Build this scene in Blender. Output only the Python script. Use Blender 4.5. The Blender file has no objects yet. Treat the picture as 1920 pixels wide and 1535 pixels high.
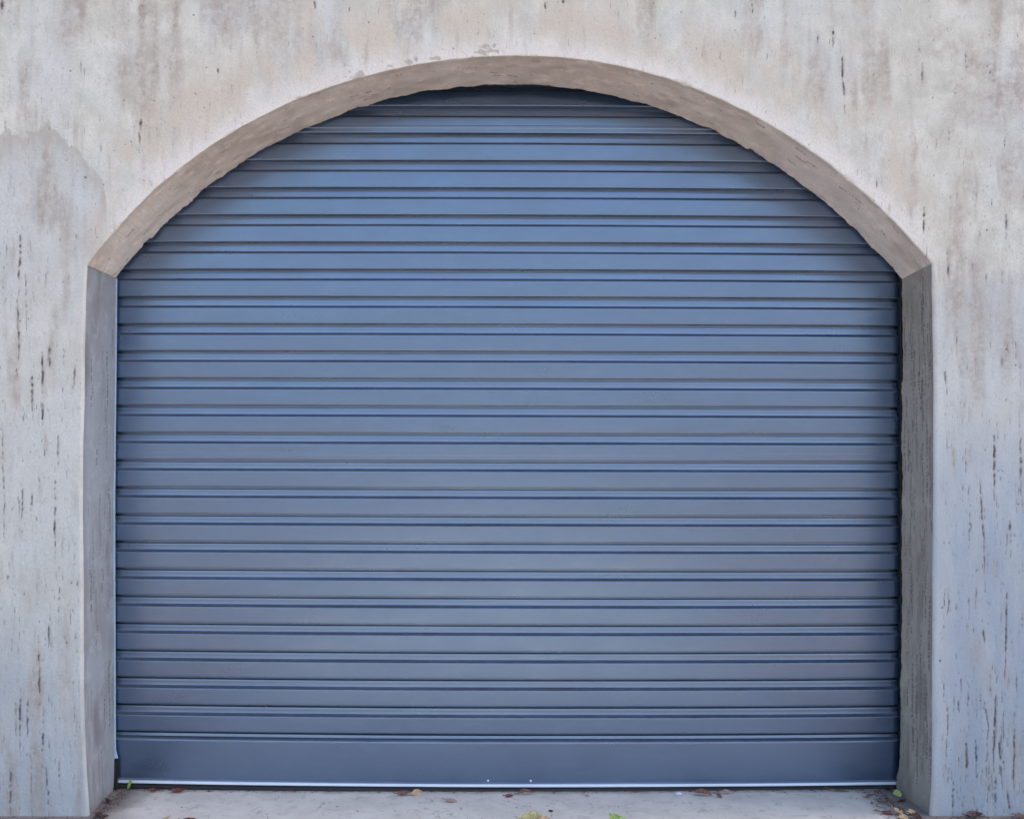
import bpy, bmesh, math, random
import numpy as np
from mathutils import Vector, Matrix

random.seed(7)
rng = np.random.default_rng(11)
sc = bpy.context.scene
R = math.radians

# ------------------------------------------------------------------ camera
EYE, DIST, FPX = 1.30, 4.20, 2226.0        # eye height, metres to the wall face, focal length in photo pixels
cam_d = bpy.data.cameras.new('camera'); cam = bpy.data.objects.new('camera', cam_d)
sc.collection.objects.link(cam); sc.camera = cam
cam.location = (0, -DIST, EYE); cam.rotation_euler = (R(90), 0, 0)
cam_d.sensor_width = 36; cam_d.lens = 36 * FPX / 1920
cam_d.shift_x = (960 - 927) / 1920; cam_d.shift_y = (840 - 767.5) / 1920
cam_d.clip_end = 500; cam_d.clip_start = 0.05

# ------------------------------------------------------------------ sky and sun
SUN_EL, SUN_AZ = R(44), R(70)             # azimuth clockwise from +Y
w = bpy.data.worlds.new('World'); sc.world = w; w.use_nodes = True
nt = w.node_tree; nt.nodes.clear()
sky = nt.nodes.new('ShaderNodeTexSky'); sky.sky_type = 'NISHITA'; sky.sun_disc = False
sky.sun_elevation = SUN_EL; sky.sun_rotation = SUN_AZ
sky.air_density = 1.0; sky.dust_density = 4.0; sky.ozone_density = 0.7
bg = nt.nodes.new('ShaderNodeBackground'); bg.inputs['Strength'].default_value = 0.15
wo = nt.nodes.new('ShaderNodeOutputWorld')
nt.links.new(sky.outputs[0], bg.inputs[0]); nt.links.new(bg.outputs[0], wo.inputs[0])
sd = bpy.data.lights.new('sun', 'SUN'); sd.energy = 3.6; sd.angle = R(.6); sd.color = (1.0, 0.95, 0.84)
sun = bpy.data.objects.new('sun', sd); sc.collection.objects.link(sun)
to_sun = Vector((math.sin(SUN_AZ) * math.cos(SUN_EL), math.cos(SUN_AZ) * math.cos(SUN_EL), math.sin(SUN_EL)))
sun.rotation_euler = to_sun.to_track_quat('Z', 'Y').to_euler()
sc.view_settings.view_transform = 'Standard'; sc.view_settings.look = 'None'
sc.view_settings.exposure = 1.60; sc.view_settings.gamma = 1.0
sc.view_settings.use_curve_mapping = False
sc.render.engine = 'CYCLES'

# ------------------------------------------------------------------ helpers
def W(px, py, Y=0.0):
    """point of the vertical plane at depth Y, measured off the photograph"""
    k = (DIST + Y) / FPX
    return ((px - 927) * k, EYE - (py - 840) * k)

def G(px, py, z=0.0):
    """point of the floor, measured off the photograph"""
    t = (EYE - z) * FPX / (py - 840)
    return Vector(((px - 927) * t / FPX, t - DIST, z))

def link(o, parent=None):
    sc.collection.objects.link(o)
    if parent: o.parent = parent
    return o

def mesh_obj(name, verts, faces, mat, parent=None, smooth=True, sharp=None):
    me = bpy.data.meshes.new(name)
    if isinstance(verts, np.ndarray) and isinstance(faces, np.ndarray):
        me.vertices.add(len(verts)); me.vertices.foreach_set('co', verts.astype(np.float32).ravel())
        n = len(faces)
        me.loops.add(n * 4); me.loops.foreach_set('vertex_index', faces.astype(np.int32).ravel())
        me.polygons.add(n); me.polygons.foreach_set('loop_start', np.arange(0, n * 4, 4, dtype=np.int32))
        me.update(calc_edges=True)
    else:
        me.from_pydata([tuple(v) for v in verts], [], faces); me.update()
    me.validate()
    me.polygons.foreach_set('use_smooth', [smooth] * len(me.polygons))
    if sharp: me.set_sharp_from_angle(angle=R(sharp))
    me.materials.append(mat)
    return link(bpy.data.objects.new(name, me), parent)

def tag(o, label=None, cat=None, group=None, kind=None):
    for k, v in (('label', label), ('category', cat), ('group', group), ('kind', kind)):
        if v: o[k] = v
    return o

def empty(name, loc=(0, 0, 0)):
    o = bpy.data.objects.new(name, None); o.location = loc; o.empty_display_size = 0.1
    return link(o)

def box(b, x0, x1, y0, y1, z0, z1):
    v, f = b; n = len(v)
    v += [(x0,y0,z0),(x1,y0,z0),(x1,y1,z0),(x0,y1,z0),(x0,y0,z1),(x1,y0,z1),(x1,y1,z1),(x0,y1,z1)]
    f += [(n,n+3,n+2,n+1),(n+4,n+5,n+6,n+7),(n,n+1,n+5,n+4),(n+1,n+2,n+6,n+5),(n+2,n+3,n+7,n+6),(n+3,n,n+4,n+7)]

class NT:
    """small node-graph writer"""
    def __init__(s, name):
        s.m = bpy.data.materials.new(name); s.m.use_nodes = True
        s.t = s.m.node_tree; s.b = s.t.nodes['Principled BSDF']
        s.tc = s.t.nodes.new('ShaderNodeTexCoord')
    def set(s, sock, v):
        if isinstance(v, bpy.types.NodeSocket): s.t.links.new(v, sock)
        elif isinstance(v, (tuple, list)) and len(v) == 3 and sock.type == 'RGBA': sock.default_value = (*v, 1)
        else: sock.default_value = v
    def coords(s, scale=(1, 1, 1), rot=(0, 0, 0), loc=(0, 0, 0), src='Object'):
        n = s.t.nodes.new('ShaderNodeMapping'); s.t.links.new(s.tc.outputs[src], n.inputs[0])
        n.inputs['Scale'].default_value = scale; n.inputs['Rotation'].default_value = rot; n.inputs['Location'].default_value = loc
        return n.outputs[0]
    def noise(s, vec, scale, detail=5, rough=0.55, dist=0.0):
        n = s.t.nodes.new('ShaderNodeTexNoise'); s.t.links.new(vec, n.inputs['Vector'])
        n.inputs['Scale'].default_value = scale; n.inputs['Detail'].default_value = detail
        n.inputs['Roughness'].default_value = rough; n.inputs['Distortion'].default_value = dist
        return n.outputs[0]
    def voro(s, vec, scale, rnd=1.0):
        n = s.t.nodes.new('ShaderNodeTexVoronoi'); s.t.links.new(vec, n.inputs['Vector'])
        n.inputs['Scale'].default_value = scale; n.inputs['Randomness'].default_value = rnd
        return n.outputs['Distance']
    def ramp(s, fac, lo, hi, a=0.0, b=1.0):
        n = s.t.nodes.new('ShaderNodeMapRange'); n.interpolation_type = 'SMOOTHSTEP'
        s.set(n.inputs['Value'], fac); n.inputs['From Min'].default_value = lo; n.inputs['From Max'].default_value = hi
        n.inputs['To Min'].default_value = a; n.inputs['To Max'].default_value = b
        return n.outputs[0]
    def math(s, op, a, b=0.0):
        n = s.t.nodes.new('ShaderNodeMath'); n.operation = op; s.set(n.inputs[0], a); s.set(n.inputs[1], b)
        return n.outputs[0]
    def mix(s, fac, a, b, mode='MIX'):
        n = s.t.nodes.new('ShaderNodeMix'); n.data_type = 'RGBA'; n.blend_type = mode
        s.set(n.inputs['Factor'], fac); s.set(n.inputs[6], a); s.set(n.inputs[7], b)
        return n.outputs[2]
    def attr(s, name):
        n = s.t.nodes.new('ShaderNodeAttribute'); n.attribute_name = name
        return n.outputs['Fac']
    def bump(s, h, strength=0.3, dist=0.01, prev=None):
        n = s.t.nodes.new('ShaderNodeBump'); n.inputs['Strength'].default_value = strength
        n.inputs['Distance'].default_value = dist; s.set(n.inputs['Height'], h)
        if prev: s.t.links.new(prev, n.inputs['Normal'])
        return n.outputs[0]
    def out(s, color=None, rough=None, normal=None, metal=None, **kw):
        if color is not None: s.set(s.b.inputs['Base Color'], color)
        if rough is not None: s.set(s.b.inputs['Roughness'], rough)
        if metal is not None: s.set(s.b.inputs['Metallic'], metal)
        if normal is not None: s.t.links.new(normal, s.b.inputs['Normal'])
        for k, v in kw.items(): s.set(s.b.inputs[k.replace('_', ' ')], v)
        return s.m

# ------------------------------------------------------------------ wall marks, laid out on a raster of the wall face
# raster unit = 1/530 m on the wall; u runs right, v runs down; origin at the upper left
U0, V0, UN, VN = -760, -620, 3450, 2240
def vnoise(cu, cv, seed, smooth=True):
    """value noise with cells cu x cv raster units"""
    r = np.random.default_rng(seed)
    nu, nv = int(UN / cu) + 3, int(VN / cv) + 3
    g = r.random((nv, nu), dtype=np.float32)
    x = np.arange(UN, dtype=np.float32) / cu; y = np.arange(VN, dtype=np.float32) / cv
    xi = x.astype(int); yi = y.astype(int); fx = x - xi; fy = y - yi
    if smooth: fx = fx * fx * (3 - 2 * fx); fy = fy * fy * (3 - 2 * fy)
    gx = g[:, xi] * (1 - fx) + g[:, xi + 1] * fx
    fy = fy[:, None]
    return gx[yi] * (1 - fy) + gx[yi + 1] * fy
def fbm(cu, cv, seed, octv=4, gain=0.55):
    a, t, o = 1.0, 0.0, 0
    for i in range(octv):
        if min(cu, cv) < 1.4: break
        o = o + a * vnoise(cu, cv, seed + 31 * i); t += a; a *= gain; cu /= 2.03; cv /= 2.03
    return o / t
def sst(x, a, b):
    t = np.clip((x - a) / (b - a), 0, 1); return t * t * (3 - 2 * t)
uu = (np.arange(UN, dtype=np.float32) + U0)[None, :]; vv = (np.arange(VN, dtype=np.float32) + V0)[:, None]

crack = np.zeros((VN, UN), np.float32)
def streak(u, v0, v1, wd, amt, wob=1.5, broken=0.35, lean=0.0):
    n = max(3, int(v1 - v0)); x = u; r = random.random
    ph, on, jg, tgt = r() * 9, .5, 0.0, 1.0
    for i in range(n):
        t = i / n
        jg = jg * .93 + (r() - .5) * .55 * wob ** .5; x = u + lean * i + .8 * wob * math.sin(ph + i * 0.017) + jg
        if i % 6 == 0: tgt = 0.12 if r() < broken * .7 else 0.45 + 0.55 * r()
        on += (tgt - on) * .35
        ww = max(1.0, 1.02 * wd * (0.45 + 0.9 * math.sin(math.pi * min(1, t + .12)) * (0.6 + 0.7 * r())))
        c = int(x - U0); row = int(v0 + i - V0); k = int(ww) + 2
        if row < 0 or row >= VN or c - k < 0 or c + k >= UN: continue
        xs = np.arange(c - k, c + k + 1)
        f = amt * on * np.clip(1.2 - np.abs(xs - (x - U0)) / ww, 0, 1)
        crack[row, c - k:c + k + 1] = np.maximum(crack[row, c - k:c + k + 1], f)
def pit(u, v, ru, rv, amt):
    c, row = int(u - U0), int(v - V0); k, l = int(ru) + 3, int(rv) + 3
    if row - l < 0 or row + l >= VN or c - k < 0 or c + k >= UN: return
    ys, xs = np.mgrid[row - l:row + l + 1, c - k:c + k + 1]
    d = np.sqrt(((xs - (u - U0)) / ru) ** 2 + ((ys - (v - V0)) / rv) ** 2) + (np.random.default_rng(abs(int(u * 7 + v)) + 5).random(xs.shape) - .5) * .5
    crack[row - l:row + l + 1, c - k:c + k + 1] = np.maximum(crack[row - l:row + l + 1, c - k:c + k + 1], amt * np.clip(1.5 - d, 0, 1))

# the marks one can point at
for a in [(1534, 63, 90, 1.5, .9), (1563, 58, 90, 2.4, 1), (1580, 107, 158, 2.0, 1, 1.5, .1), (1583, 155, 208, 2.6, 1, 2, .1, .03), (1583, 208, 222, 1.8, .8),
          (1410, 0, 26, 2.4, 1), (1378, 20, 34, 2, .8), (1725, 90, 102, 2.6, 1), (1729, 118, 166, 2, .8), (1778, 245, 265, 2, .8),
          (1732, 388, 440, 2.3, .9, 2), (1777, 485, 524, 2.4, 1), (1886, 400, 450, 2.2, .8), (1642, 335, 358, 1.6, .7),
          (265, 222, 245, 3.4, .8, 1.5, .1), (261, 245, 288, 2.2, .75, 1.5, .1, -.03), (293, 232, 256, 1.6, .9), (408, 128, 140, 2.2, .9),
          (4, 0, 28, 3, .9), (590, 2, 20, 2.6, .9), (578, 16, 26, 1.6, .7), (366, 60, 78, 1.2, .7), (655, 8, 24, 2, .8), (1022, 5, 22, 2, .8),
          (1057, 0, 8, 3, .9), (937, 25, 38, 2.2, .7), (1204, 16, 20, 2.5, .9), (1278, 22, 26, 2.5, .9), (875, 38, 44, 2, .6),
          (36, 440, 560, 2.4, .8, 2.5), (33, 560, 700, 2.0, .75, 2.5), (48, 540, 620, 2.0, .7), (78, 660, 830, 2.4, .9, 2), (60, 705, 790, 2.6, .85), (94, 640, 695, 2.6, .8),
          (5, 790, 1010, 1.8, .65, 2), (103, 900, 1060, 2.2, .8), (108, 815, 885, 2, .7), (40, 910, 980, 1.8, .8), (58, 905, 965, 2.2, .8), (138, 680, 735, 2, .6),
          (110, 1100, 1175, 1.8, .8), (92, 1170, 1215, 2, .7), (75, 1220, 1330, 2.2, .85, 3), (82, 1330, 1440, 2, .8, 3), (38, 1290, 1420, 2.2, .8, 3, .3, .02), (52, 1310, 1390, 2.2, .8),
          (30, 1310, 1380, 3.5, .5), (88, 1430, 1535, 2, .7, 3, .3, .03), (110, 1420, 1480, 2, .7), (22, 1445, 1530, 2.4, .7, 3), (60, 1430, 1500, 1.6, .6),
          (1862, 815, 940, 2.4, .9, 2, .2, .02), (1838, 895, 1110, 2.0, .8, 2, .2, .04), (1893, 975, 1045, 2.8, .8), (1817, 960, 1030, 2.0, .7), (1912, 820, 950, 2.6, .7, 3, .2, .05),
          (1886, 1110, 1275, 1.8, .9, 1.5, .1, -.01), (1867, 1295, 1450, 2.0, .95, 2, .1, -.015), (1776, 1320, 1380, 2, .8), (1797, 1312, 1338, 1.8, .8, 2, .2, .1), (1845, 1315, 1372, 2, .85, 2, .1, .15),
          (1810, 1385, 1470, 2.6, .8, 2.5), (1828, 1385, 1460, 2.2, .8, 2, .2, .08), (1875, 1380, 1480, 2.4, .9, 2, .1, .05), (1900, 1365, 1500, 2.2, .8, 2, .2, .03), (1787, 1465, 1530, 2.2, .8),
          (1868, 1450, 1535, 2.0, .8), (1780, 1125, 1155, 1.8, .8, 1, .2, -.15), (1792, 1130, 1155, 2.4, .8), (1843, 1180, 1212, 1.8, .8, 1, .2, .1), (1915, 1150, 1175, 3, .8), (1890, 1480, 1535, 2, .8, 2, .2, .1),
          (1770, 695, 725, 2.2, .8, 4), (1880, 665, 700, 4, .5), (1810, 840, 890, 1.5, .7), (1774, 810, 850, 1.4, .6)]:
    streak(*a)
def cloud(n, u0, u1, v0, v1, l0, l1, w0, w1, a0, a1):
    for _ in range(n):
        u = random.uniform(u0, u1); v = random.uniform(v0, v1); l = l0 * (l1 / l0) ** (random.random() ** 1.6)
        streak(u, v, v + l, random.uniform(w0, w1), random.uniform(a0, a1), random.uniform(.4, 2.2), .4, random.uniform(-.04, .04))
cloud(420, -10, 150, 430, 1540, 5, 55, .6, 1.5, .25, .8)
cloud(70, 60, 150, 600, 1400, 5, 30, .7, 1.7, .25, .7)
cloud(430, 1765, 1930, 600, 1540, 5, 55, .6, 1.5, .25, .8)
cloud(60, 1765, 1930, 1250, 1540, 20, 110, .9, 2.2, .4, .8)
cloud(170, 1700, 1930, 30, 540, 4, 28, .7, 1.5, .3, .8)
cloud(200, 0, 320, 120, 430, 6, 50, .7, 1.5, .2, .6)
cloud(150, 0, 1600, -5, 100, 3, 18, .6, 1.5, .2, .65)
cloud(60, 250, 1700, 100, 260, 3, 14, .6, 1.4, .2, .6)
cloud(520, -740, -10, 0, 1540, 5, 90, .7, 2.2, .2, .8)
cloud(520, 1930, 2660, 0, 1540, 5, 90, .7, 2.2, .2, .8)
cloud(400, -740, 2660, -560, 0, 4, 30, .7, 1.8, .2, .7)
for _ in range(1500):
    u = random.uniform(-700, 2600); v = random.uniform(-560, 1540)
    pit(u, v, random.uniform(.6, 1.7), random.uniform(.7, 2.2), random.uniform(.25, .9))
def blur(f, ku, kv):
    for ax_, k_ in ((1, ku), (0, kv)):
        c_ = np.cumsum(np.pad(f, [(k_ + 1, k_) if a_ == ax_ else (0, 0) for a_ in (0, 1)], 'edge'), axis=ax_, dtype=np.float64)
        n_ = f.shape[ax_]
        f = ((np.take(c_, range(2 * k_ + 1, 2 * k_ + 1 + n_), ax_) - np.take(c_, range(n_), ax_)) / (2 * k_ + 1)).astype(np.float32)
    return f
halo = np.clip(blur(crack, 4, 14) * 2.2, 0, .8)
crack *= (0.62 + 0.75 * fbm(4, 8, 901, 2))

# grey damp zone on the lower left and lower right, with its wavy upper edge
def poly(u, pts):
    return np.interp(u, [p[0] for p in pts], [p[1] for p in pts])
edge_l = poly(uu[0], [(-800, 300), (-200, 240), (0, 264), (40, 258), (55, 246), (85, 240), (120, 262), (150, 288), (185, 330), (205, 400), (240, 560), (400, 1400)])
edge_r = poly(uu[0], [(1600, 1400), (1735, 640), (1760, 536), (1800, 528), (1850, 520), (1885, 505), (1930, 506), (2200, 560), (2700, 520)])
wob = (fbm(22, 22, 77, 4) - .5) * 34 + (fbm(7, 26, 177, 3) - .5) * 34
dl = vv - edge_l[None, :] + wob; dr = vv - edge_r[None, :] + wob * .8
left = (uu < 700)
dd = np.where(left, dl, dr)
sky_tint = np.where(left, 0, sst(dd + (fbm(150, 170, 91, 4) - .5) * 500, -60, 620)).astype(np.float32) * .95  # cool, dimmer skylight on the lower wall, put into the colour
sky_tint = sky_tint + np.where(left, sst(vv + (fbm(150, 170, 92, 4) - .5) * 500, 850, 1650), 0) * .6
damp = sst(dd, -14, 26) * np.where(left, 1 - .35 * sst(dd, 60, 420), 1.0)
tide = np.exp(-(np.clip(dd, -4, 400) / 34.0) ** 2) * (dd > -5) * (uu < 200) * (.5 + .9 * fbm(26, 26, 78, 3))
drip = vnoise(9, 900, 79) * vnoise(5, 300, 80)
tide = np.maximum(tide, sst(drip, .30, .55) * np.exp(-((dd + 25) / 26.0) ** 2) * .7)
tide = tide.astype(np.float32)
# brown grime clouds, mostly along the top
big = fbm(260, 260, 40, 4); vert = fbm(26, 190, 44, 4); med = fbm(70, 95, 48, 4)
top = np.exp(-np.clip(vv + 20, 0, 3000) / 150.0) * .55
grime = sst(.34 * big + .42 * vert + .24 * med + .17 * top, .50, .68)
trc = np.exp(-(((uu - 1860) / 150) ** 2 + ((vv - 110) / 150) ** 2))
grime = np.clip(grime * 1.0 + trc * sst(fbm(40, 34, 52, 4), .38, .66) * .9, 0, 1)
for (a, b, su, sv, am) in [(125, 60, 34, 30, .6), (265, 190, 16, 80, .45), (1815, 345, 20, 22, .6), (1880, 190, 50, 24, .7), (1858, 183, 12, 8, .6), (420, 30, 30, 60, .35), (980, 30, 16, 60, .5), (910, 60, 40, 40, .3)]:
    grime = np.clip(grime + am * np.exp(-(((uu - a) / su) ** 2 + ((vv - b) / sv) ** 2)) * (.5 + med), 0, 1)
# arch height over the wall (for the pale and peach band that follows the arch)
arch_u = [163, 246, 300, 392, 492, 575, 640, 723, 873, 950, 1023, 1140, 1240, 1280, 1405, 1509, 1580, 1655, 1697, 1750]
arch_v = [498, 400, 340, 279, 217, 179, 158, 133, 107, 103, 106, 122, 147, 160, 208, 275, 329, 396, 442, 493]
av = np.interp(uu[0], arch_u, arch_v)
slope = np.gradient(av); cosd = 1 / np.sqrt(1 + slope ** 2)
over = (av[None, :] - vv) * cosd[None, :]
inarch = sst(uu, 150, 260) * (1 - sst(uu, 1690, 1790))
jag = (fbm(18, 30, 60, 3) - .5) * 30
pale = inarch * np.exp(-(np.clip(over + jag, 0, 900) / 34.0) ** 2)
peach = inarch * np.exp(-(((over - 62) / 58.0) ** 2)) * sst(fbm(46, 74, 63, 4), .38, .62)
for (a, b, su, sv) in [(530, 140, 60, 40), (390, 190, 50, 40), (1375, 120, 45, 30), (190, 430, 26, 60), (940, 50, 60, 22), (600, 30, 90, 40)]:
    peach = np.clip(peach + .7 * np.exp(-(((uu - a) / su) ** 2 + ((vv - b) / sv) ** 2)) * sst(med, .3, .6), 0, 1)
# small flakes of bare render by the arch edge
bare = np.zeros((VN, UN), np.float32)
for (a, b, su, sv) in [(670, 141, 15, 9), (915, 88, 12, 7), (905, 99, 22, 6), (765, 117, 12, 5), (780, 112, 6, 5), (815, 110, 14, 4), (930, 96, 8, 4), (730, 124, 12, 3), (560, 184, 10, 3)]:
    bare = np.maximum(bare, np.exp(-(((uu - a) / su) ** 2 + ((vv - b) / sv) ** 2)).astype(np.float32))
bare = sst(bare + (fbm(7, 6, 66, 3) - .5) * 1.5, .42, .66)
grime = np.clip(grime + .55 * halo, 0, 1)
lump = (fbm(240, 240, 70, 5, .5) - .5); grit = fbm(6, 7, 71, 2)
relief = 0.014 * lump + 0.0013 * (fbm(26, 60, 72, 4) - .5) + 0.0007 * (grit - .5) - 0.0028 * crack - 0.0011 * bare + 0.0006 * tide
FIELDS = dict(crack=crack, damp=damp, tide=tide, grime=grime, pale=pale, sky_tint=sky_tint, peach=peach, bare=bare)

def sample(f, X, Z):
    u = np.clip(927 + X * 530 - U0, 0, UN - 1.01); v = np.clip(840 - (Z - EYE) * 530 - V0, 0, VN - 1.01)
    i, j = u.astype(int), v.astype(int); a, b = u - i, v - j
    return (f[j, i] * (1 - a) + f[j, i + 1] * a) * (1 - b) + (f[j + 1, i] * (1 - a) + f[j + 1, i + 1] * a) * b

# ------------------------------------------------------------------ materials of the wall
def plaster(name, reveal=False, tint=None):
    n = NT(name)
    c = n.coords(); cv_ = n.coords(scale=(1, 1, .22))
    mott = n.noise(c, 9, 6, .6); vs = n.noise(cv_, 26, 5, .6); fn = n.noise(c, 170, 4, .6)
    hue = n.noise(c, 2.3, 4, .5)
    if not reveal:
        col = n.mix(n.ramp(mott, .35, .68), (.60, .565, .48), (.74, .70, .61))
        col = n.mix(n.ramp(hue, .45, .62, 0, .5), col, (.64, .65, .63))
        col = n.mix(n.math('MULTIPLY', n.attr('damp'), n.ramp(vs, .3, .7, .45, .8)), col, (.55, .56, .55))
        col = n.mix(n.math('MULTIPLY', n.attr('sky_tint'), n.ramp(n.noise(cv_, 11, 6, .65), .3, .65, .6, 1)), col, (.34, .395, .47))
        col = n.mix(n.math('MULTIPLY', n.attr('grime'), n.math('MULTIPLY', n.ramp(vs, .25, .7, .45, .95), n.ramp(n.noise(c, 34, 6, .7), .36, .60, .35, 1))), col, (.40, .325, .27))
        col = n.mix(n.math('MULTIPLY', n.attr('peach'), .8), col, (.64, .54, .43))
        col = n.mix(n.math('MULTIPLY', n.attr('pale'), .75), col, (.84, .765, .70))
        col = n.mix(n.math('MULTIPLY', n.attr('tide'), .65), col, (.44, .385, .32))
        col = n.mix(n.math('MULTIPLY', n.attr('bare'), .85), col, (.46, .385, .32))
        col = n.mix(n.ramp(vs, .56, .72, 0, .5), col, (.42, .355, .30))
        fs = n.noise(n.coords(scale=(1, 1, .16)), 150, 3, .6)
        col = n.mix(n.math('MULTIPLY', n.ramp(fs, .63, .70, 0, .75), n.ramp(n.noise(c, 5, 4, .6), .42, .62)), col, (.26, .22, .20))
        col = n.mix(n.ramp(n.voro(n.coords(scale=(1, 1, .6)), 95), .05, .12, .42, 0), col, (.33, .30, .29))
        col = n.mix(n.ramp(n.attr('crack'), .04, .75), col, (.075, .062, .062))
    else:
        col = n.mix(n.ramp(mott, .3, .7), (.49, .455, .40), (.61, .575, .52))
        col = n.mix(n.ramp(hue, .42, .6, 0, .7), col, (.60, .59, .56))
        col = n.mix(n.ramp(n.noise(c, 14, 6, .7), .50, .66, 0, .8), col, (.72, .68, .62))
        col = n.mix(n.math('MULTIPLY', n.attr('crack'), 1.0), col, (.10, .085, .08))
        col = n.mix(n.math('MULTIPLY', n.attr('grime'), .75), col, (.30, .25, .22))
        col = n.mix(n.ramp(n.voro(c, 80), .05, .13, .4, 0), col, (.2, .17, .16))
    if tint: col = n.mix(1.0, col, tint, 'MULTIPLY')
    col = n.mix(n.ramp(fn, .3, .7, .24, 0), col, (.30, .28, .27))
    b1 = n.bump(n.noise(c, 60, 6, .65), .35, .004)
    b2 = n.bump(n.noise(c, 260, 3, .6),   .18, .0015, b1)
    return n.out(col, n.ramp(mott, .3, .7, .78, .92), b2)
M_face = plaster('weathered_plaster'); M_rev = plaster('bare_render', True, (1.34, 1.22, 1.17))
M_jl = plaster('smooth_render_sky_tint', True, (.57, .63, .76)); M_jr = plaster('rough_render_shade_tint', True, (.64, .60, .545))  # jamb tints carry blue skylight at left, brownish shade at right

# ------------------------------------------------------------------ the opening: outline of the front edge and of the back edge
DEPTH = 0.3195
front_l = [(167, 1560), (165, 1500), (160, 1420), (156, 1300), (155, 1150), (154, 950), (155, 800), (158, 640), (160, 560), (163, 497)]
front_r = [(1748, 494), (1750, 560), (1752, 700), (1752, 900), (1751, 1100), (1750, 1300), (1749, 1450), (1745, 1520), (1744, 1560)]
back_l = [(210, 1520), (214, 1450), (214, 1300), (213, 1100), (213, 940), (215, 760), (216, 640), (217, 521)]
back_r = [(1691, 523), (1692, 640), (1691, 900), (1690, 1100), (1689, 1300), (1687, 1430), (1681, 1460), (1681, 1520)]
front_a = list(zip(arch_u, arch_v)); front_a[0] = front_l[-1]; front_a[-1] = front_r[0]
back_a = [(217, 521), (246, 488), (317, 409), (375, 363), (442, 313), (500, 279), (550, 250), (640, 215), (723, 187), (807, 170), (873, 162), (963, 158), (1040, 162),
          (1140, 177), (1223, 202), (1280, 220), (1334, 246), (1447, 304), (1530, 363), (1605, 434), (1655, 488), (1691, 523)]

def fair(pts, deg=8):
    p = np.array(pts, float); t = (p[:, 0] - 950) / 800; wt = np.ones(len(p)); wt[[0, -1]] = 40
    c = np.polyfit(t, p[:, 1], deg, w=wt); u = np.linspace(p[0, 0], p[-1, 0], 60)
    return [p[0]] + list(np.c_[u, np.polyval(c, (u - 950) / 800)][1:-1]) + [p[-1]]
front_a, back_a = fair(front_a, 6), fair(back_a, 6)
def resample(pts, n, Y, smooth=True):
    P = np.array([W(a, b, Y) for a, b in pts])
    if smooth:                                           # Catmull-Rom
        Q = np.vstack([2 * P[0] - P[1], P, 2 * P[-1] - P[-2]]); out = []
        for i in range(1, len(Q) - 2):
            for t in np.linspace(0, 1, 24, endpoint=False):
                a, b, c, d = Q[i - 1:i + 3]
                out.append(.5 * (2 * b + (c - a) * t + (2 * a - 5 * b + 4 * c - d) * t * t + (3 * b - a - 3 * c + d) * t ** 3))
        out.append(P[-1]); P = np.array(out)
        for _ in range(30):
            P[1:-1] = .25 * P[:-2] + .5 * P[1:-1] + .25 * P[2:]
    s = np.r_[0, np.cumsum(np.linalg.norm(np.diff(P, axis=0), axis=1))]
    q = np.linspace(0, s[-1], n)
    return np.c_[np.interp(q, s, P[:, 0]), np.interp(q, s, P[:, 1])]
NJ, NA = 540, 1750
FL, FA, FR = resample(front_l, NJ, 0), resample(front_a, NA, 0), resample(front_r, NJ, 0)
BL, BA, BR = resample(back_l, NJ, DEPTH), resample(back_a, NA, DEPTH), resample(back_r, NJ, DEPTH)
def n1(n, step, seed, octv=3):
    r = np.random.default_rng(seed); o = np.zeros(n); a = 1
    for k in range(octv):
        g = r.random(int(n / step) + 3) - .5; x = np.arange(n) / step
        o += a * np.interp(x, np.arange(len(g)), g); a *= .6; step = max(2, step / 2.1)
    return o
def normals(P):
    t = np.gradient(P, axis=0); t /= np.linalg.norm(t, axis=1)[:, None] + 1e-9
    return np.c_[-t[:, 1], t[:, 0]]                      # away from the opening when walking up, over, down
# ragged back edge of the soffit, chips on the edges
nb = normals(BA); chip = n1(NA, 26, 5, 4) * .0065
for _ in range(16):
    c = random.randint(40, NA - 40); wd_ = random.randint(6, 22); a = random.uniform(-.006, .007)
    x = np.arange(NA) - c; chip += a * np.clip(1 - np.abs(x) / wd_, 0, 1) ** .6 * (x > 0) + a * .4 * np.clip(1 - np.abs(x) / (wd_ * .4), 0, 1) * (x <= 0)
BA0 = BA.copy(); BL0 = BL.copy(); BR0 = BR.copy()
fade = np.clip(np.minimum(np.arange(NA), NA - 1 - np.arange(NA)) / 30, 0, 1)
BA = BA + nb * (chip * fade)[:, None]
BL = BL + normals(BL) * (n1(NJ, 22, 8, 3) * .0012 * np.clip((NJ - 1 - np.arange(NJ)) / 20, 0, 1))[:, None]
BR = BR + normals(BR) * (n1(NJ, 14, 9, 4) * .0050 * np.clip(np.arange(NJ) / 20, 0, 1))[:, None]
FAc = n1(NA, 22, 12, 4) * .0022 * fade; FA = FA + normals(FA) * FAc[:, None]
FL = FL + normals(FL) * (n1(NJ, 60, 13, 2) * .002 * np.clip((NJ - 1 - np.arange(NJ)) / 20, 0, 1))[:, None]
FR = FR + normals(FR) * (n1(NJ, 50, 14, 2) * .002 * np.clip(np.arange(NJ) / 20, 0, 1))[:, None]

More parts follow.
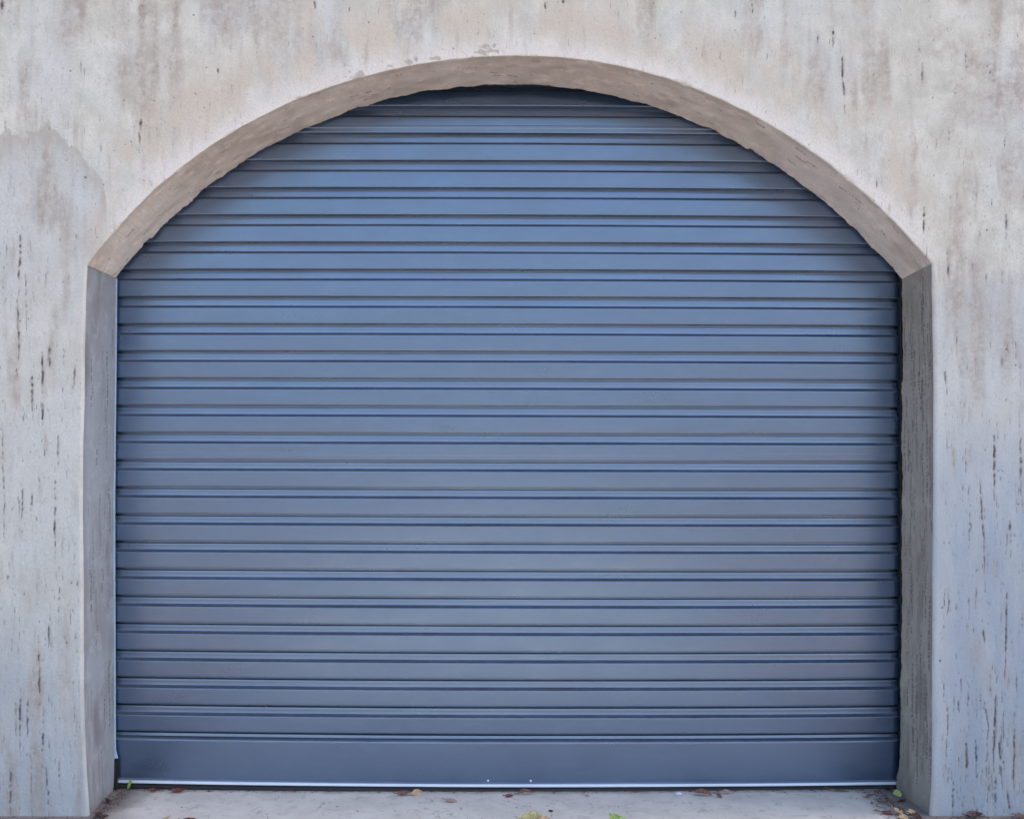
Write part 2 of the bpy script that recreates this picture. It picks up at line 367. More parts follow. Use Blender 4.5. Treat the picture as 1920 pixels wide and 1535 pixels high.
F = np.vstack([FL, FA[1:-1], FR]); NP = len(F)
Nn = normals(F)
k = np.ones(9) / 9
Nn = np.c_[np.convolve(np.pad(Nn[:, 0], 4, 'edge'), k, 'valid'), np.convolve(np.pad(Nn[:, 1], 4, 'edge'), k, 'valid')]
Nn /= np.linalg.norm(Nn, axis=1)[:, None]
rad = np.r_[np.full(NJ, .011), np.full(NA - 2, .004), np.full(NJ, .014)]
rad = np.convolve(np.pad(rad, 30, 'edge'), np.ones(61) / 61, 'valid')
chips = np.clip(n1(NP, 34, 21, 4), .25, 1) - .25; rad = rad + np.r_[chips[:NJ] * .01, chips[NJ:NJ + NA - 2] * .022, chips[NJ + NA - 2:] * .012]

# outer border of the finely modelled part of the face
XL, XR, ZT = -2.40, 2.50, 3.40
outer = np.zeros_like(F)
outer[:NJ] = np.c_[np.full(NJ, XL), F[:NJ, 1]]; outer[-NJ:] = np.c_[np.full(NJ, XR), F[-NJ:, 1]]
path = np.array([(XL, F[NJ - 1, 1]), (XL, ZT), (XR, ZT), (XR, F[-NJ, 1])])
# weight the way round so the border points sit roughly radially outward of the arch
ang_f = np.arctan2(F[NJ:-NJ, 1] - 1.0, F[NJ:-NJ, 0])
pd = []
ss = np.r_[0, np.cumsum(np.linalg.norm(np.diff(path, axis=0), axis=1))]
q = np.linspace(0, ss[-1], 6000); px_ = np.interp(q, ss, path[:, 0]); pz_ = np.interp(q, ss, path[:, 1])
a0, a1 = np.arctan2(path[0, 1] - 1, path[0, 0]), np.arctan2(path[-1, 1] - 1, path[-1, 0])
f0, f1 = np.arctan2(F[NJ - 1, 1] - 1, F[NJ - 1, 0]), np.arctan2(F[-NJ, 1] - 1, F[-NJ, 0])
aa = np.arctan2(pz_ - 1, px_); want = a0 + (ang_f - f0) / (f1 - f0) * (a1 - a0)
qi = np.interp(-want, -aa, q)
outer[NJ:-NJ] = np.c_[np.interp(qi, q, px_), np.interp(qi, q, pz_)]

rows = []                                                # rows of (x, y, z) from outside in
inner = F + Nn * rad[:, None]
def far(P):                                              # coarse continuation to the sides and upward
    o = P.copy(); o[:, 0] = np.where(P[:, 0] <= XL + 1e-4, -7.0, np.where(P[:, 0] >= XR - 1e-4, 7.0, P[:, 0] * 2.8)); o[:, 1] = np.where(P[:, 1] >= ZT - .002, 3.7, P[:, 1])
    return o
fo = far(outer)
mid = fo[:, 0].copy()
rows.append(np.c_[fo[:, 0], np.full(NP, .5), fo[:, 1]])
rows.append(np.c_[fo[:, 0], np.zeros(NP), fo[:, 1]])
for t in (.35, .7): 
    P = fo * (1 - t) + outer * t; rows.append(np.c_[P[:, 0], np.zeros(NP), P[:, 1]])
NROW = 280
for t in np.linspace(0, 1, NROW):
    P = outer * (1 - t) + inner * t
    rows.append(np.c_[P[:, 0], np.zeros(NP), P[:, 1]])
for a in (18, 36, 54, 72, 90):
    P = F + Nn * (rad * (1 - math.sin(R(a))))[:, None]
    rows.append(np.c_[P[:, 0], rad * (1 - math.cos(R(a))), P[:, 1]])
V = np.stack(rows)                                       # rows, NP, 3
def grid_faces(nr, nc):
    i = np.arange(nr * nc).reshape(nr, nc)
    return np.stack([i[:-1, :-1], i[:-1, 1:], i[1:, 1:], i[1:, :-1]], -1).reshape(-1, 4)
rel = sample(relief, V[..., 0], V[..., 2])
keep = np.ones(len(V)); keep[:4] = 0; keep[-5:] = [.9, .8, .7, .5, .3]
V[..., 1] -= rel * keep[:, None]
V[0, :, 1] = .5

wall = tag(empty('concrete_wall'), 'weathered off-white plaster wall with dark vertical streaks around the arched opening', 'wall')
face = mesh_obj('wall_face', V.reshape(-1, 3), grid_faces(len(V), NP), M_face, wall)
for nm, f in FIELDS.items():
    at = face.data.attributes.new(nm, 'FLOAT', 'POINT')
    at.data.foreach_set('value', sample(f, V[..., 0], V[..., 2]).astype(np.float32).ravel())

def reveal(name, Fp, Bp, B0, y0, nfp, lbl, seed, vertical):
    n = len(Fp); rows = []; D = 34
    nb = normals(Bp)
    ts = np.linspace(0, 1, D)
    for t in ts:
        P = Fp * (1 - t) + B0 * t + (Bp - B0) * max(0, (t - .9) / .1) ** .7
        rows.append(np.c_[P[:, 0], y0 * (1 - t) + DEPTH * t, P[:, 1]])
    Vr = np.stack(rows)
    # relief on the reveal (towards the opening)
    r = np.random.default_rng(seed)
    def tn(ca, cb, sd):
        rr = np.random.default_rng(sd); g = rr.random((int(n / ca) + 3, int(D / cb) + 3))
        x = np.arange(n) / ca; y = np.arange(D) / cb; xi, yi = x.astype(int), y.astype(int); fx, fy = x - xi, y - yi
        fx = fx * fx * (3 - 2 * fx); fy = fy * fy * (3 - 2 * fy)
        gx = g[xi] * (1 - fx)[:, None] + g[xi + 1] * fx[:, None]
        return (gx[:, yi] * (1 - fy) + gx[:, yi + 1] * fy).T
    h = .004 * (tn(60, 9, seed) - .5) + .0022 * (tn(20, 5, seed + 1) - .5) + .0010 * (tn(4, 2, seed + 2) - .5)
    ck = np.zeros((D, n))
    for _ in range(90 if name == 'arch_soffit' else 30 if seed == 300 else 130):
        i0 = r.integers(0, n - 70); L = int(r.integers(4, 70 if vertical else 26)); d0 = r.random() * (D - 2); am = r.uniform(.25, .9)
        for k_ in range(L):
            dd_ = d0 + .5 * math.sin(k_ * .1); j = int(dd_)
            if 0 <= j < D and r.random() > .3: ck[j, i0 + k_] = max(ck[j, i0 + k_], am)
    h = h - .0015 * ck
    edge = np.sin(np.pi * np.clip(ts, 0, 1))[:, None] ** .4
    nrm = nb if len(nb) == n else normals(Fp)
    Vr[..., 0] -= nrm[:, 0] * h * edge; Vr[..., 2] -= nrm[:, 1] * h * edge
    ret = Bp + nb * .22
    tail = [np.c_[Bp[:, 0] + nb[:, 0] * .003, np.full(n, DEPTH + .004), Bp[:, 1] + nb[:, 1] * .003], np.c_[ret[:, 0], np.full(n, DEPTH + .010), ret[:, 1]]]
    Vr = np.concatenate([Vr, np.stack(tail)])
    o = mesh_obj(name, Vr.reshape(-1, 3), grid_faces(len(Vr), n), nfp, wall)
    gr = np.clip((tn(90, 12, seed + 5) * .6 + tn(22, 3.5, seed + 6) * .4 - .56) * 3.2, 0, 1) * (1 if vertical else .6)
    gr = np.maximum(gr, np.exp(-(ts[:, None] * 9) ** 2) * .55 * (tn(30, 5, seed + 8) > .42))       # dirt along the front arris
    if vertical:                                         # grime where the reveal meets the ground and the spring line
        z = (Fp[:, 1][None, :] + 0 * gr); top_ = F[NJ - 1, 1]
        gr = np.clip(gr + .9 * np.exp(-np.clip(z, 0, 9) / .035) + .6 * np.exp(-np.abs(top_ - z) / .02) * tn(9, 3, seed + 9), 0, 1)
    for nm, a in (('crack', ck), ('grime', gr)):
        a = np.concatenate([a, a[-1:], a[-1:]])
        at = o.data.attributes.new(nm, 'FLOAT', 'POINT'); at.data.foreach_set('value', a.astype(np.float32).ravel())
    if lbl: o['label'] = lbl
    return o
# join lines shared exactly with the rounded arris of the face
reveal('jamb', F[:NJ], BL, BL0, rad[:NJ], M_jl, 'left inner side of the opening, smooth, with bluish skylight painted in', 300, True)
reveal('arch_soffit', np.vstack([F[NJ - 1], F[NJ:-NJ], F[-NJ]]), BA, BA0, np.r_[rad[NJ - 1], rad[NJ:-NJ], rad[-NJ]], M_rev, 'taupe underside of the arch with a ragged rear edge', 310, False)
reveal('jamb', F[-NJ:], BR, BR0, rad[-NJ:], M_jr, 'right inner side of the opening, rough, with brownish shade painted in', 320, True)

# ------------------------------------------------------------------ ground
n = NT('swept_concrete'); c = n.coords()
col = n.mix(n.ramp(n.noise(c, 5, 6, .6), .35, .65), (.64, .575, .50), (.75, .68, .60))
col = n.mix(n.ramp(n.noise(c, 17, 5, .6, .6), .52, .70, 0, .6), col, (.50, .44, .39))
col = n.mix(n.ramp(n.noise(c, 30, 4, .5), .62, .75, 0, .6), col, (.40, .27, .24))
col = n.mix(n.ramp(n.noise(n.coords(scale=(1, .35, 1)), 40, 4, .6), .60, .74, 0, .55), col, (.27, .24, .235))
col = n.mix(n.ramp(n.voro(c, 55), .04, .09, .7, 0), col, (.16, .11, .10))
apron0 = n.mix(n.ramp(n.noise(c, 3, 6, .6), .3, .7), (.29, .29, .27), (.37, .37, .345))
# soil ground into the slab in the two inner corners and along the door
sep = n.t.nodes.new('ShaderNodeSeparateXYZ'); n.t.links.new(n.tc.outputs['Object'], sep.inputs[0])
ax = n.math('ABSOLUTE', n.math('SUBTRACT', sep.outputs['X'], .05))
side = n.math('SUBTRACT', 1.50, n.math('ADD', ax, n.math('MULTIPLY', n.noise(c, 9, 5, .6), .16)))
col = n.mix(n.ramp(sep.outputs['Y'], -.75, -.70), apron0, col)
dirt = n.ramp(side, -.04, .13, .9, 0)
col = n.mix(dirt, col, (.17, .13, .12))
dline = n.ramp(n.math('ADD', sep.outputs['Y'], n.math('MULTIPLY', n.noise(c, 14, 4, .6), .05)), DEPTH - .005, DEPTH + .045, 0, .6)
col = n.mix(dline, col, (.20, .15, .14))
M_ground = n.out(col, n.ramp(n.noise(c, 11, 4), .3, .7, .7, .9), n.bump(n.noise(c, 45, 6, .65), .35, .006))
gx = [-60, -20, -6, -3.] + list(np.linspace(-2.2, 2.2, 120)) + [3, 6, 20, 60]
gy = [-60, -30, -12, -6, -3] + list(np.linspace(-1.2, .5, 50)) + [1.5, 4, 12, 30]
GX, GY = np.meshgrid(gx, gy)
dip = lambda x, y: -.011 * np.clip(1 - (np.asarray(x) / 1.5) ** 2, 0, 1) * np.clip((np.asarray(y) + .6) / .8, 0, 1)
GZ = dip(GX, GY) + np.where((np.abs(GX) < 2.25) & (GY > -1.25) & (GY < .55), (rng.random(GX.shape) - .5) * .0016, 0) - .0008
ground = mesh_obj('ground', np.stack([GX, GY, GZ], -1).reshape(-1, 3), grid_faces(len(gy), len(gx))[:, ::-1].copy(), M_ground)
tag(ground, kind='structure')

# dark garage behind the shutter
n = NT('dark_interior'); M_dark = n.out(n.mix(n.noise(n.coords(), 4), (.03, .03, .03), (.05, .05, .05)), .9)
b = ([], []); box(b, -1.95, 2.0, .03, 3.5, -.08, 3.05)
b[1].pop(2)                                              # open toward the shutter
tag(mesh_obj('garage_interior', b[0], b[1], M_dark, smooth=False), kind='structure')

# ------------------------------------------------------------------ roller shutter
def paint(name, dusty=False):
    n = NT(name); c = n.coords(); st = n.coords(scale=(.12, 1, 1))
    col = n.mix(n.ramp(n.noise(st, 6, 4), .3, .7), (.011, .034, .078), (.014, .041, .090))
    dust = n.ramp(n.noise(n.coords(scale=(.3, 1, 1)), 30, 6, .65), .45, .75, 0, .28)
    geo = n.t.nodes.new('ShaderNodeNewGeometry'); sp = n.t.nodes.new('ShaderNodeSeparateXYZ'); n.t.links.new(geo.outputs['True Normal'], sp.inputs[0])
    ledge = n.math('MULTIPLY', n.ramp(sp.outputs['Z'], .3, .7), n.ramp(n.noise(n.coords(scale=(.25, 1, 1)), 60, 5, .7), .3, .7, .5, .95))
    col = n.mix(n.math('MULTIPLY', dust, .35), col, (.24, .25, .27))
    col = n.mix(ledge, col, (.060, .060, .064))            # dust settled on the ledges
    col = n.mix(n.ramp(n.voro(c, 17), .012, .022, .8, 0), col, (.36, .37, .38))
    col = n.mix(n.math('MULTIPLY', n.attr('arris'), n.ramp(n.noise(n.coords(scale=(.2, 1, 1)), 12, 4), .3, .7, .35, .9)), col, (.12, .15, .21))  # paler colour paints the edge highlights onto the arrises
    rough = n.ramp(n.noise(n.coords(scale=(.4, 1, 1)), 9, 5, .6), .3, .7, .27, .36)
    rough = n.math('ADD', rough, n.math('MULTIPLY', ledge, .3))
    return n.out(col, rough, None, IOR=n.math('SUBTRACT', 3.25, n.math('MULTIPLY', ledge, 2.1)), Specular_Tint=(.62, .755, 1.0, 1.0))
M_paint = paint('blue_enamel_steel')
def simple(name, a, b_, rough, metal=0, bump=.2, scale=60, **kw):
    n = NT(name); c = n.coords()
    return n.out(n.mix(n.ramp(n.noise(c, scale, 5, .6), .3, .7), a, b_), rough, n.bump(n.noise(c, scale * 2, 4), bump, .002), metal, **kw)
n = NT('scuffed_rubber'); c = n.coords(scale=(.08, 1, 1))
M_rubber = n.out(n.mix(n.ramp(n.noise(c, 210, 4, .7), .62, .74), (.012, .012, .013), (.09, .10, .13)), .55, n.bump(n.noise(c, 90, 4), .3, .002))
n = NT('brushed_aluminium'); c = n.coords(scale=(.05, 1, 1))
M_alu = n.out(n.mix(n.noise(c, 160, 3), (.72, .76, .84), (.86, .88, .93)), .38, n.bump(n.noise(c, 300, 3), .08, .001), .35)
M_seal = simple('pale_edge_strip', (.42, .58, .78), (.52, .68, .86), .5)
M_black = simple('black_channel', (.010, .010, .010), (.018, .018, .017), .7)
M_screw = simple('zinc_screw', (.75, .75, .74), (.85, .85, .84), .25, .8)

DOOR_Y = DEPTH + .028
PITCH = 50.8 * (DIST + DOOR_Y) / FPX
XA, XB = W(214, 0, DOOR_Y)[0] - .012, W(1687.5, 0, DOOR_Y)[0]
ROLL = -.0030
def bow(x, z):
    q = 1 - (x / 1.48) ** 2
    return ROLL * x + q * np.interp(z, [0, .9, 1.5, 2.6], [-.013, -.003, .001, .007])
door = tag(empty('roller_shutter', (0, DOOR_Y, 0)), 'closed blue steel roller shutter with horizontal ribs filling the arched opening', 'garage door')
XS = np.concatenate([np.linspace(XA, XA + .03, 3), np.linspace(XA + .09, XB - .09, 26), np.linspace(XB - .035, XB, 6)])
def strip(name, prof, z0, mat, parent, xs=XS, taper=True, curl=0.0, sharp=None, xshift=0):
    """prof: (depth, height) pairs from bottom to top; extruded along the width"""
    prof = np.array(prof); nx = len(xs)
    P = np.zeros((len(prof), nx, 3))
    e = np.clip((XB - xs) / .035, 0, 1) if taper else np.ones(nx)
    e = np.sqrt(1 - (1 - e) ** 2)
    lean = random.gauss(0, .006); w1, w2 = random.uniform(1.5, 3), random.uniform(4, 7); ph1, ph2 = z0 * 1.1 + random.uniform(-.5, .5), random.random() * 6.3
    if not taper: lean = 0
    for i, (d, h) in enumerate(prof):
        z = z0 + h
        P[i, :, 0] = xs
        P[i, :, 1] = d + (1 - e) * .012 + curl * 0
        P[i, :, 2] = z + bow(xs, z)
        P[i, :, 1] += h * lean + .0011 * (np.sin(xs * w1 + ph1 + z * 1.3) + .6 * np.sin(xs * w2 + ph2 + z * 9))
        zt = max(0, z - 2.535); P[i, :, 1] += 1.1 * zt * zt
    o = mesh_obj(name, P.reshape(-1, 3), grid_faces(len(prof), nx)[:, ::-1].copy(), mat, parent, sharp=sharp)
    if mat is M_paint:                                   # rolled edges, paler colour painted in as highlights
        ar = np.zeros((len(prof), nx), np.float32); d = prof[:, 0]
        for i in range(1, len(prof) - 1):
            a = prof[i] - prof[i - 1]; c = prof[i + 1] - prof[i]
            if math.acos(max(-1, min(1, float(a @ c) / (np.linalg.norm(a) * np.linalg.norm(c))))) > R(9): ar[i] = 1
        at = o.data.attributes.new('arris', 'FLOAT', 'POINT'); at.data.foreach_set('value', ar.ravel())
    return o
G1 = .0175
def slat_profile(seam=False):
    p = [(.036, -.0122), (.036, -.0004), (.0060, -.0004), (.0034, -.0006), (.0022, -.0008), (.0012, -.0006), (.0004, .0002), (.0001, .0014), (0, .0024), (0, .0060)]
    fh = PITCH - .0455
    if seam: p += [(0, .0148), (0, .0160), (-.0006, .0168), (-.0006, .018), (-.0006, .0245), (-.0006, .0257), (0, .0265), (0, .0280)]
    p += [(-.0002, fh * .5 + .004), (0, fh - .0062), (0, fh - .0026), (.0002, fh - .0012), (.0008, fh - .0001), (.0018, fh + .0009), (.0032, fh + .0018), (G1 - .002, fh + .0085), (G1 - .0004, fh + .0098), (G1, fh + .0112),
          (G1 - .0004, (fh + .0112 + PITCH - .0112) / 2), (G1, PITCH - .0136), (G1 + .0004, PITCH - .0126), (G1 + .0014, PITCH - .0122), (.038, PITCH - .0121)]
    return p
z_face0 = W(0, 1369.5, DOOR_Y)[1]                        # bottom edge of the lowest regular rib
for i in range(26):
    z = z_face0 + i * PITCH
    if z > 2.92: break
    strip('slat', slat_profile(i in (10, 22)), z, M_paint, door, sharp=75)
# deep bottom panel
zb = W(0, 1459, DOOR_Y)[1]; fh = z_face0 - zb
H_ = fh - .0345
strip('bottom_panel', [(.0035, -.012), (.003, -.002), (.0018, 0), (.0002, .0006), (0, .002), (0, .006), (0, .05), (0, H_ - .006), (0, H_ - .001), (.0006, H_ + .001), (.0018, H_ + .0022), (G1 - .002, H_ + .0098), (G1 - .0004, H_ + .011), (G1, H_ + .0125),
                       (G1, fh - .0136), (G1 + .0004, fh - .0126), (G1 + .0014, fh - .0122), (.038, fh - .0121)], zb, M_paint, door, sharp=75)
zr = W(0, 1463.5, DOOR_Y)[1]
strip('bottom_rail', [(.004, -.0098), (-.003, -.0098), (-.0042, -.0088), (-.0042, -.001), (-.0034, .0002), (.003, .0006), (.0036, .0012)], zr, M_alu, door, taper=False, sharp=40)
zs = zr - .0105
strip('rubber_seal', [(.030, -zs - .016), (-.004, -zs - .016), (-.010, -zs * .55), (-.006, -.006), (-.0005, -.0005), (.012, 0)], zs, M_rubber, door, taper=False)
for px in (915, 995):
    x, z = W(px, 1457, DOOR_Y)
    bm = bmesh.new(); bmesh.ops.create_uvsphere(bm, u_segments=12, v_segments=8, radius=.0048)
    for v in bm.verts: v.co.y *= .55
    me = bpy.data.meshes.new('screw'); bm.to_mesh(me); bm.free(); me.materials.append(M_screw)
    for p_ in me.polygons: p_.use_smooth = True
    o = link(bpy.data.objects.new('screw', me), door); o.location = (x, -.001, z + bow(x, z))
# guide rails
xr = W(1688, 0, DOOR_Y)[0]; xl = W(217.5, 0, DOOR_Y)[0]
b = ([], []); box(b, xr, xr + .003, -.010, .05, 0, 3.0); box(b, xr + .003, xr + .08, .012, .05, 0, 3.0)
mesh_obj('guide_rail', b[0], b[1], M_black, door, smooth=False)
b = ([], []); box(b, xl - .08, xl - .002, -.012, -.008, 0, 2.2)
mesh_obj('guide_rail', b[0], b[1], M_black, door, smooth=False)
# pale edge strip on the left, bowed with the concrete, its foot bent outward
pts = [(216.5, 1421), (215, 1405), (214.5, 1300), (213.8, 1100), (213.5, 940), (215.3, 760), (216.6, 640), (217.4, 522)]
ys = -.0235
P = [W(a, b_, DOOR_Y + ys) for a, b_ in pts]
v, f = [], []
for i, (x, z) in enumerate(P):
    x += (.0045 if i == 0 else 0)
    v += [(x - .012, ys, z), (x + .0035, ys - .001, z), (x + .0035, ys + .005, z), (x - .012, ys + .005, z)]
for i in range(len(P) - 1):
    for k_ in range(4): f.append((i * 4 + k_, i * 4 + (k_ + 1) % 4, i * 4 + 4 + (k_ + 1) % 4, i * 4 + 4 + k_))
f += [(0, 3, 2, 1), tuple(len(v) - 4 + k_ for k_ in range(4))]
mesh_obj('edge_strip', v, [q_[::-1] for q_ in f], M_seal, door, smooth=False)
b = ([], []); x, z = W(214, 1422, DOOR_Y - .02); box(b, x - .01, x + .012, -.022, -.012, .004, z)
mesh_obj('edge_block', b[0], b[1], M_black, door, smooth=False)

# ------------------------------------------------------------------ leaves, twigs, crumbs
leaf_mats = {}
def leaf_mat(c1, c2, key):
    if key in leaf_mats: return leaf_mats[key]
    n = NT('leaf_' + key); c = n.coords()
    col = n.mix(n.ramp(n.noise(c, 110, 5, .6), .35, .65), c1, c2)
    col = n.mix(n.ramp(n.noise(c, 300, 3), .6, .7, 0, .6), col, tuple(q * .45 for q in c1))
    leaf_mats[key] = n.out(col, .55, n.bump(n.noise(c, 400, 4), .4, .001))
    return leaf_mats[key]
COL = dict(red=((.13, .030, .024), (.20, .05, .035)), darkred=((.045, .014, .012), (.09, .028, .022)), brown=((.15, .065, .040), (.26, .12, .08)),
           tan=((.42, .27, .15), (.58, .42, .26)), pink=((.36, .19, .15), (.48, .29, .23)), yellow=((.36, .30, .12), (.52, .46, .20)),
           green=((.20, .30, .06), (.34, .44, .10)), lime=((.38, .44, .14), (.50, .56, .22)), black=((.02, .016, .013), (.04, .03, .025)))
def leaf(px, py, L, wd, heading, colr, label, curl=.25, fold=.3, bend=0.0, lift=.001, tilt=0.0, roll=0.0, stem=.25, face=24, group='fallen leaves on the threshold', ragged=.12, name='fallen_leaf'):
    """long axis L, half width wd, heading in degrees on the floor (0 = to the right), curl raises the tips, fold raises the sides"""
    ns, nw = 14, 6; r = random.Random(int(px * 13 + py)); v, f = [], []
    for i in range(ns + 1):
        t = i / ns; s = (math.sin(math.pi * t ** .85)) ** .8 * wd * (1.35 if face else 1) + .0003
        jl, jr = 1 + ragged * (r.random() - .5) * 2, 1 + ragged * (r.random() - .5) * 2
        for j in range(nw + 1):
            q = j / nw * 2 - 1
            y = q * s * (jl if q < 0 else jr)
            x = (t - .5) * L; z = fold * abs(y) + curl * (abs(t - .5) * 2) ** 2 * L * .5 + .0012 * math.sin(t * 19 + j) * (wd / .01)
            y2 = y + bend * L * (t - .5) ** 2 * 2
            v.append((x, y2, z))
    for i in range(ns):
        for j in range(nw):
            a = i * (nw + 1) + j; f.append((a, a + 1, a + nw + 2, a + nw + 1))
    if stem:                                             # petiole
        a = len(v); x0 = -.5 * L; zc = curl * L * .5
        for k_ in range(5):
            t = k_ / 4; xx = x0 - t * stem * L; zz = zc + .0006 + t * t * curl * L * .2; yy = bend * L * .5 + t * t * stem * L * .3; w_ = .0007 + .0003 * t
            v += [(xx, yy - w_, zz), (xx, yy + w_, zz), (xx, yy + w_, zz + .0012), (xx, yy - w_, zz + .0012)]
        for k_ in range(4):
            for e_ in range(4): f.append((a + k_ * 4 + e_, a + k_ * 4 + (e_ + 1) % 4, a + k_ * 4 + 4 + (e_ + 1) % 4, a + k_ * 4 + 4 + e_))
    M = Matrix.Rotation(R(face), 3, 'X') @ Matrix.Rotation(R(heading), 3, 'Z') @ Matrix.Rotation(R(tilt), 3, 'Y') @ Matrix.Rotation(R(roll), 3, 'X')
    v = [M @ Vector(q) for q in v]; zmin = min(q.z for q in v)
    v = [(q.x, q.y, q.z - zmin) for q in v]
    m = leaf_mat(*COL[colr], colr)
    o = mesh_obj(name, v, f, m); g = G(px, py); o.location = (g.x, min(g.y, DEPTH + .01), lift + float(dip(g.x, g.y)))
    so = o.modifiers.new('thickness', 'SOLIDIFY'); so.thickness = .0007
    return tag(o, label, 'leaf', group)

leaf(249, 1474, .046, .006, 60, 'green', 'narrow bright green leaf standing against the shutter foot at the left', 0, .5, .1, tilt=-68, stem=0, roll=20, face=0)
leaf(288, 1482, .034, .007, 170, 'red', 'small dark red curled leaf at the shutter, left of a larger red one', .5, .8)
leaf(335, 1483, .060, .009, 8, 'red', 'larger dark red leaf with pointed tip lying against the shutter near the left jamb', .3, .7, .1)
leaf(200, 1503, .030, .007, 110, 'black', 'blackened shrivelled leaf at the foot of the left jamb', .5, .9, roll=30)
leaf(186, 1530, .036, .008, 150, 'darkred', 'dark maroon crumpled leaf at the front corner of the left jamb', .4, .9)
leaf(196, 1532, .030, .006, 20, 'darkred', 'thin maroon leaf under the crumpled one at the left jamb corner', .3, .8)
leaf(221, 1477, .020, .006, 60, 'black', 'tiny black curled leaf in the inner left corner beside the shutter', .7, .9)
leaf(315, 1531, .022, .004, 40, 'tan', 'short tan leaf fragment on the threshold near the bottom left', .2, .4)
leaf(355, 1535, .050, .006, 5, 'red', 'thin red leaf at the bottom edge right of the tan fragment', .1, .4)
leaf(757, 1485, .052, .009, 12, 'brown', 'dark brown leaf with its stalk pointing left, against the shutter', .3, .8, .15)
leaf(781, 1484, .042, .009, 20, 'tan', 'pale tan crinkled leaf leaning on the black shutter seal', .3, .7, roll=35)
leaf(846, 1497, .048, .007, -10, 'pink', 'single pinkish boat-shaped leaf lying clear of the shutter', .15, .6, .1, stem=.3)
leaf(955, 1488, .034, .006, 5, 'red', 'red-brown twisted leaf end under the middle of the shutter', .3, .7)
leaf(985, 1484, .058, .007, 3, 'brown', 'long rust-brown arched leaf at the middle of the shutter foot', -.35, .6)
leaf(1101, 1487, .018, .003, -8, 'pink', 'tiny orange-pink leaf scrap right of the shutter middle', .2, .4, stem=0)
leaf(1033, 1516, .018, .0035, 0, 'black', 'small dark grey leaf scrap on the bare threshold right of the middle', .2, .5, stem=0)
leaf(1000, 1537, .085, .020, 4, 'yellow', 'large yellow-brown curled leaf cut by the bottom of the photo, near the middle', .30, .9, .1, roll=10, ragged=.2)
leaf(1022, 1541, .050, .014, -25, 'tan', 'curled brown leaf behind the large yellow-brown one', .5, .9)
leaf(1155, 1539, .050, .018, 30, 'green', 'green crumpled leaf cut by the bottom of the photo', .6, .9, ragged=.25)
leaf(1168, 1541, .040, .012, -30, 'lime', 'paler green leaf folded over beside the crumpled green one', .5, .9)
leaf(1318, 1487, .070, .010, -14, 'brown', 'largest rust-brown leaf lying aslant below the shutter, right of the white pebble', -.25, .6, .15)
leaf(1348, 1490, .030, .006, -60, 'brown', 'short brown leaf tip pointing to the viewer from the aslant pair', .2, .6)
leaf(1362, 1484, .052, .006, -5, 'pink', 'thin brown leaf to the right of the aslant pair', -.25, .6)
leaf(1574, 1482, .075, .0035, -12, 'brown', 'very narrow brown leaf along the shutter toward the right', .1, .4)
leaf(1668, 1480, .042, .007, 38, 'black', 'blackish leaf in the inner right corner below the shutter', .4, .7)
leaf(1683, 1492, .034, .012, -55, 'lime', 'yellow-green oval leaf at the foot of the right jamb', .12, .25, ragged=.2, stem=0, face=38)
leaf(1692, 1502, .030, .005, 20, 'darkred', 'small maroon leaf just in front of the yellow-green oval one', .2, .6)
leaf(1663, 1525, .044, .007, -15, 'red', 'red leaf with a long stalk left of the tan curled ones by the right jamb', .1, .5, stem=.4)
leaf(1683, 1526, .046, .010, -55, 'tan', 'pale tan torn leaf standing up beside the red stalked leaf', .35, .8, ragged=.3, roll=-20)
leaf(1709, 1526, .034, .009, 25, 'tan', 'tan curled leaf nearest the right jamb', .4, .9, ragged=.3)
leaf(1694, 1535, .034, .012, 0, 'tan', 'broad tan leaf at the bottom edge between the curled tan ones', .3, .6, ragged=.2)
leaf(1718, 1533, .040, .009, -30, 'darkred', 'maroon leaf in the soil at the front of the right jamb', .3, .7)
leaf(1826, 1532, .062, .011, 10, 'darkred', 'glossy dark maroon curled leaf under the right wall face', .4, .9)
leaf(1912, 1533, .036, .009, -20, 'brown', 'brown leaf at the far bottom right under the wall face', .4, .8)
o = leaf(499, 1400, .014, .0024, 60, 'brown', 'tiny brown leaf scrap stuck on the shutter lower left', .1, .4, stem=0, face=0, group='scraps stuck on the shutter')
x, z = W(499, 1323, DOOR_Y); o.location = (x, DOOR_Y + .006, z); o.rotation_euler = (R(90), 0, 0)

# white pebble
bm = bmesh.new(); bmesh.ops.create_icosphere(bm, subdivisions=3, radius=1)
for v_ in bm.verts:
    d = 1 + .16 * math.sin(v_.co.x * 4 + 1) * math.cos(v_.co.y * 5) + .08 * math.sin(v_.co.z * 7 + v_.co.x * 3)
    v_.co = Vector((v_.co.x * .0145, v_.co.y * .009, v_.co.z * .0065)) * d
me = bpy.data.meshes.new('pebble'); bm.to_mesh(me); bm.free()
for p_ in me.polygons: p_.use_smooth = True
me.materials.append(simple('pale_stone', (.55, .58, .63), (.70, .72, .76), .7, 0, .5, 150))
o = link(bpy.data.objects.new('pebble', me)); g = G(1272, 1486); o.location = (g.x, g.y, .006 + float(dip(g.x, g.y))); o.rotation_euler = (0, R(4), R(8))
tag(o, 'small white pebble touching the black shutter seal', 'pebble')

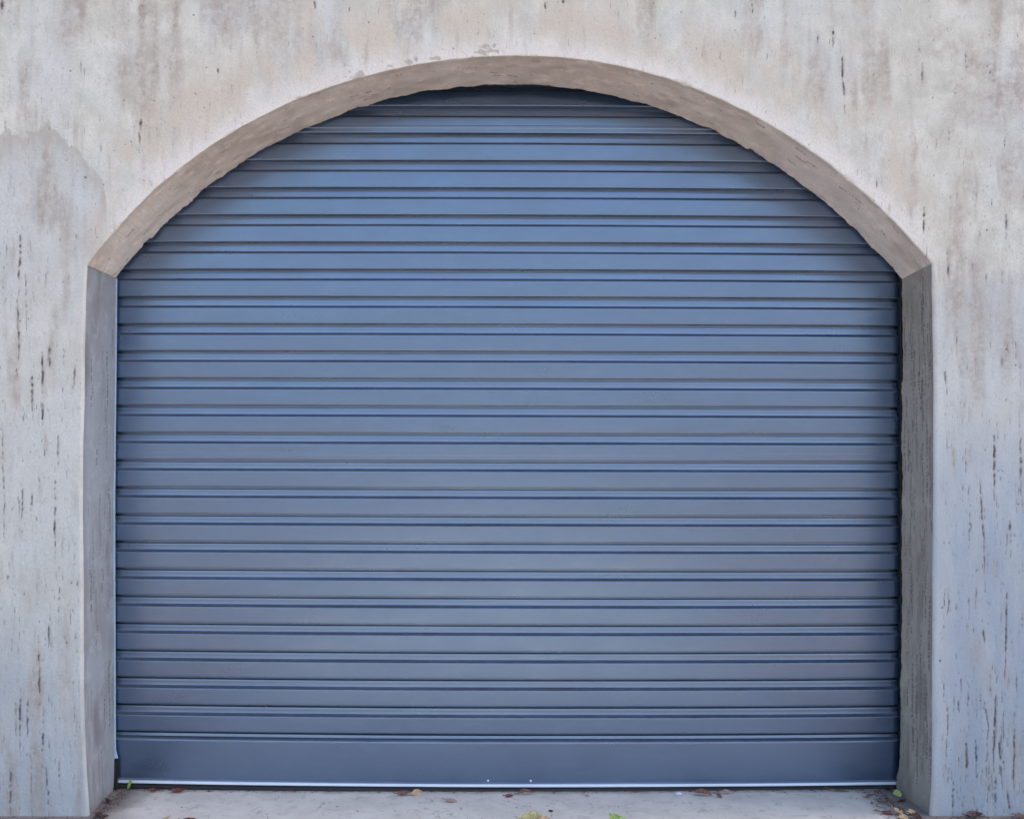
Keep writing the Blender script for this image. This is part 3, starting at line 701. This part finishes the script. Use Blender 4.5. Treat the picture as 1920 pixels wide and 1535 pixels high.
# loose crumbs of soil and leaf: nobody could count them
def crumbs(name, label, spots, mat, s0, s1):
    v, f = [], []
    for (x, y) in spots:
        s = random.uniform(s0, s1) * random.random() ** .5 + .0006; n0 = len(v); a = random.random() * 6.3
        e = random.uniform(1, 2.6)
        base = [(1, 0, 0), (-.2, .8, .1), (-.9, .1, 0), (-.1, -.8, 0), (.1, .05, .8)]
        for (p, q_, r_) in base:
            p *= e * random.uniform(.7, 1.2); q_ *= random.uniform(.6, 1.2)
            v.append((x + s * (p * math.cos(a) - q_ * math.sin(a)), y + s * (p * math.sin(a) + q_ * math.cos(a)), s * r_ * .8 + .0004 + float(dip(x, y))))
        f += [(n0, n0 + 1, n0 + 4), (n0 + 1, n0 + 2, n0 + 4), (n0 + 2, n0 + 3, n0 + 4), (n0 + 3, n0, n0 + 4), (n0, n0 + 3, n0 + 2, n0 + 1)]
    o = mesh_obj(name, v, f, mat, smooth=False)
    return tag(o, label, 'debris', kind='stuff')
sp = []
for _ in range(420):                                     # right corner
    t = random.random(); sp.append((1.462 + .01 * t - abs(random.gauss(0, .035)), random.uniform(-.05, DEPTH)))
for _ in range(260):
    sp.append((-1.42 + abs(random.gauss(0, .022)), random.uniform(-.05, DEPTH)))
for _ in range(300): sp.append((random.uniform(-1.4, 1.45), DEPTH + .012 - abs(random.gauss(0, .010))))
for _ in range(500): sp.append((random.choice((-1, 1)) * random.uniform(1.5, 2.4) + .05, -abs(random.gauss(0, .03)) - .004))
crumbs('soil_crumbs', 'dark soil and leaf crumbs gathered along the jambs and shutter foot', sp, simple('soil', (.05, .032, .026), (.10, .06, .05), .9), .0008, .0030)
sp = [(random.uniform(-1.4, 1.42), random.uniform(-.5, DEPTH)) for _ in range(170)]
crumbs('grit_specks', 'scattered tiny dark specks on the swept concrete threshold', sp, simple('specks', (.04, .03, .03), (.12, .07, .06), .9), .0010, .0030)

# flat flakes of dead leaf among the crumbs
def flakes(name, label, spots, cols):
    v, f = [], []
    for (x, y) in spots:
        L = random.uniform(.004, .012); wd_ = L * random.uniform(.25, .5); a = random.random() * 6.3; n0 = len(v); zz = float(dip(x, y)) + .001
        for i, (p, q_) in enumerate([(-1, 0), (-.4, -.9), (.4, -.7), (1, 0), (.3, .8), (-.5, .7)]):
            X_, Y_ = p * L, q_ * wd_ * random.uniform(.7, 1.2)
            v.append((x + X_ * math.cos(a) - Y_ * math.sin(a), y + X_ * math.sin(a) + Y_ * math.cos(a), zz + random.uniform(0, .004)))
        f.append(tuple(range(n0, n0 + 6)))
    o = mesh_obj(name, v, f, cols, smooth=False)
    so = o.modifiers.new('thickness', 'SOLIDIFY'); so.thickness = .0006
    return tag(o, label, 'debris', kind='stuff')
sp = [(1.475 - abs(random.gauss(0, .05)), random.uniform(-.06, DEPTH)) for _ in range(60)] + [(-1.44 + abs(random.gauss(0, .03)), random.uniform(-.06, DEPTH)) for _ in range(26)] \
   + [(random.uniform(-1.35, 1.4), DEPTH + .01 - abs(random.gauss(0, .014))) for _ in range(26)] + [(random.uniform(1.62, 2.3), -random.uniform(.004, .03)) for _ in range(24)]
flakes('leaf_flakes', 'small brown leaf flakes caught in the corners and along the shutter foot', sp, leaf_mat((.12, .05, .035), (.30, .17, .10), 'flake'))
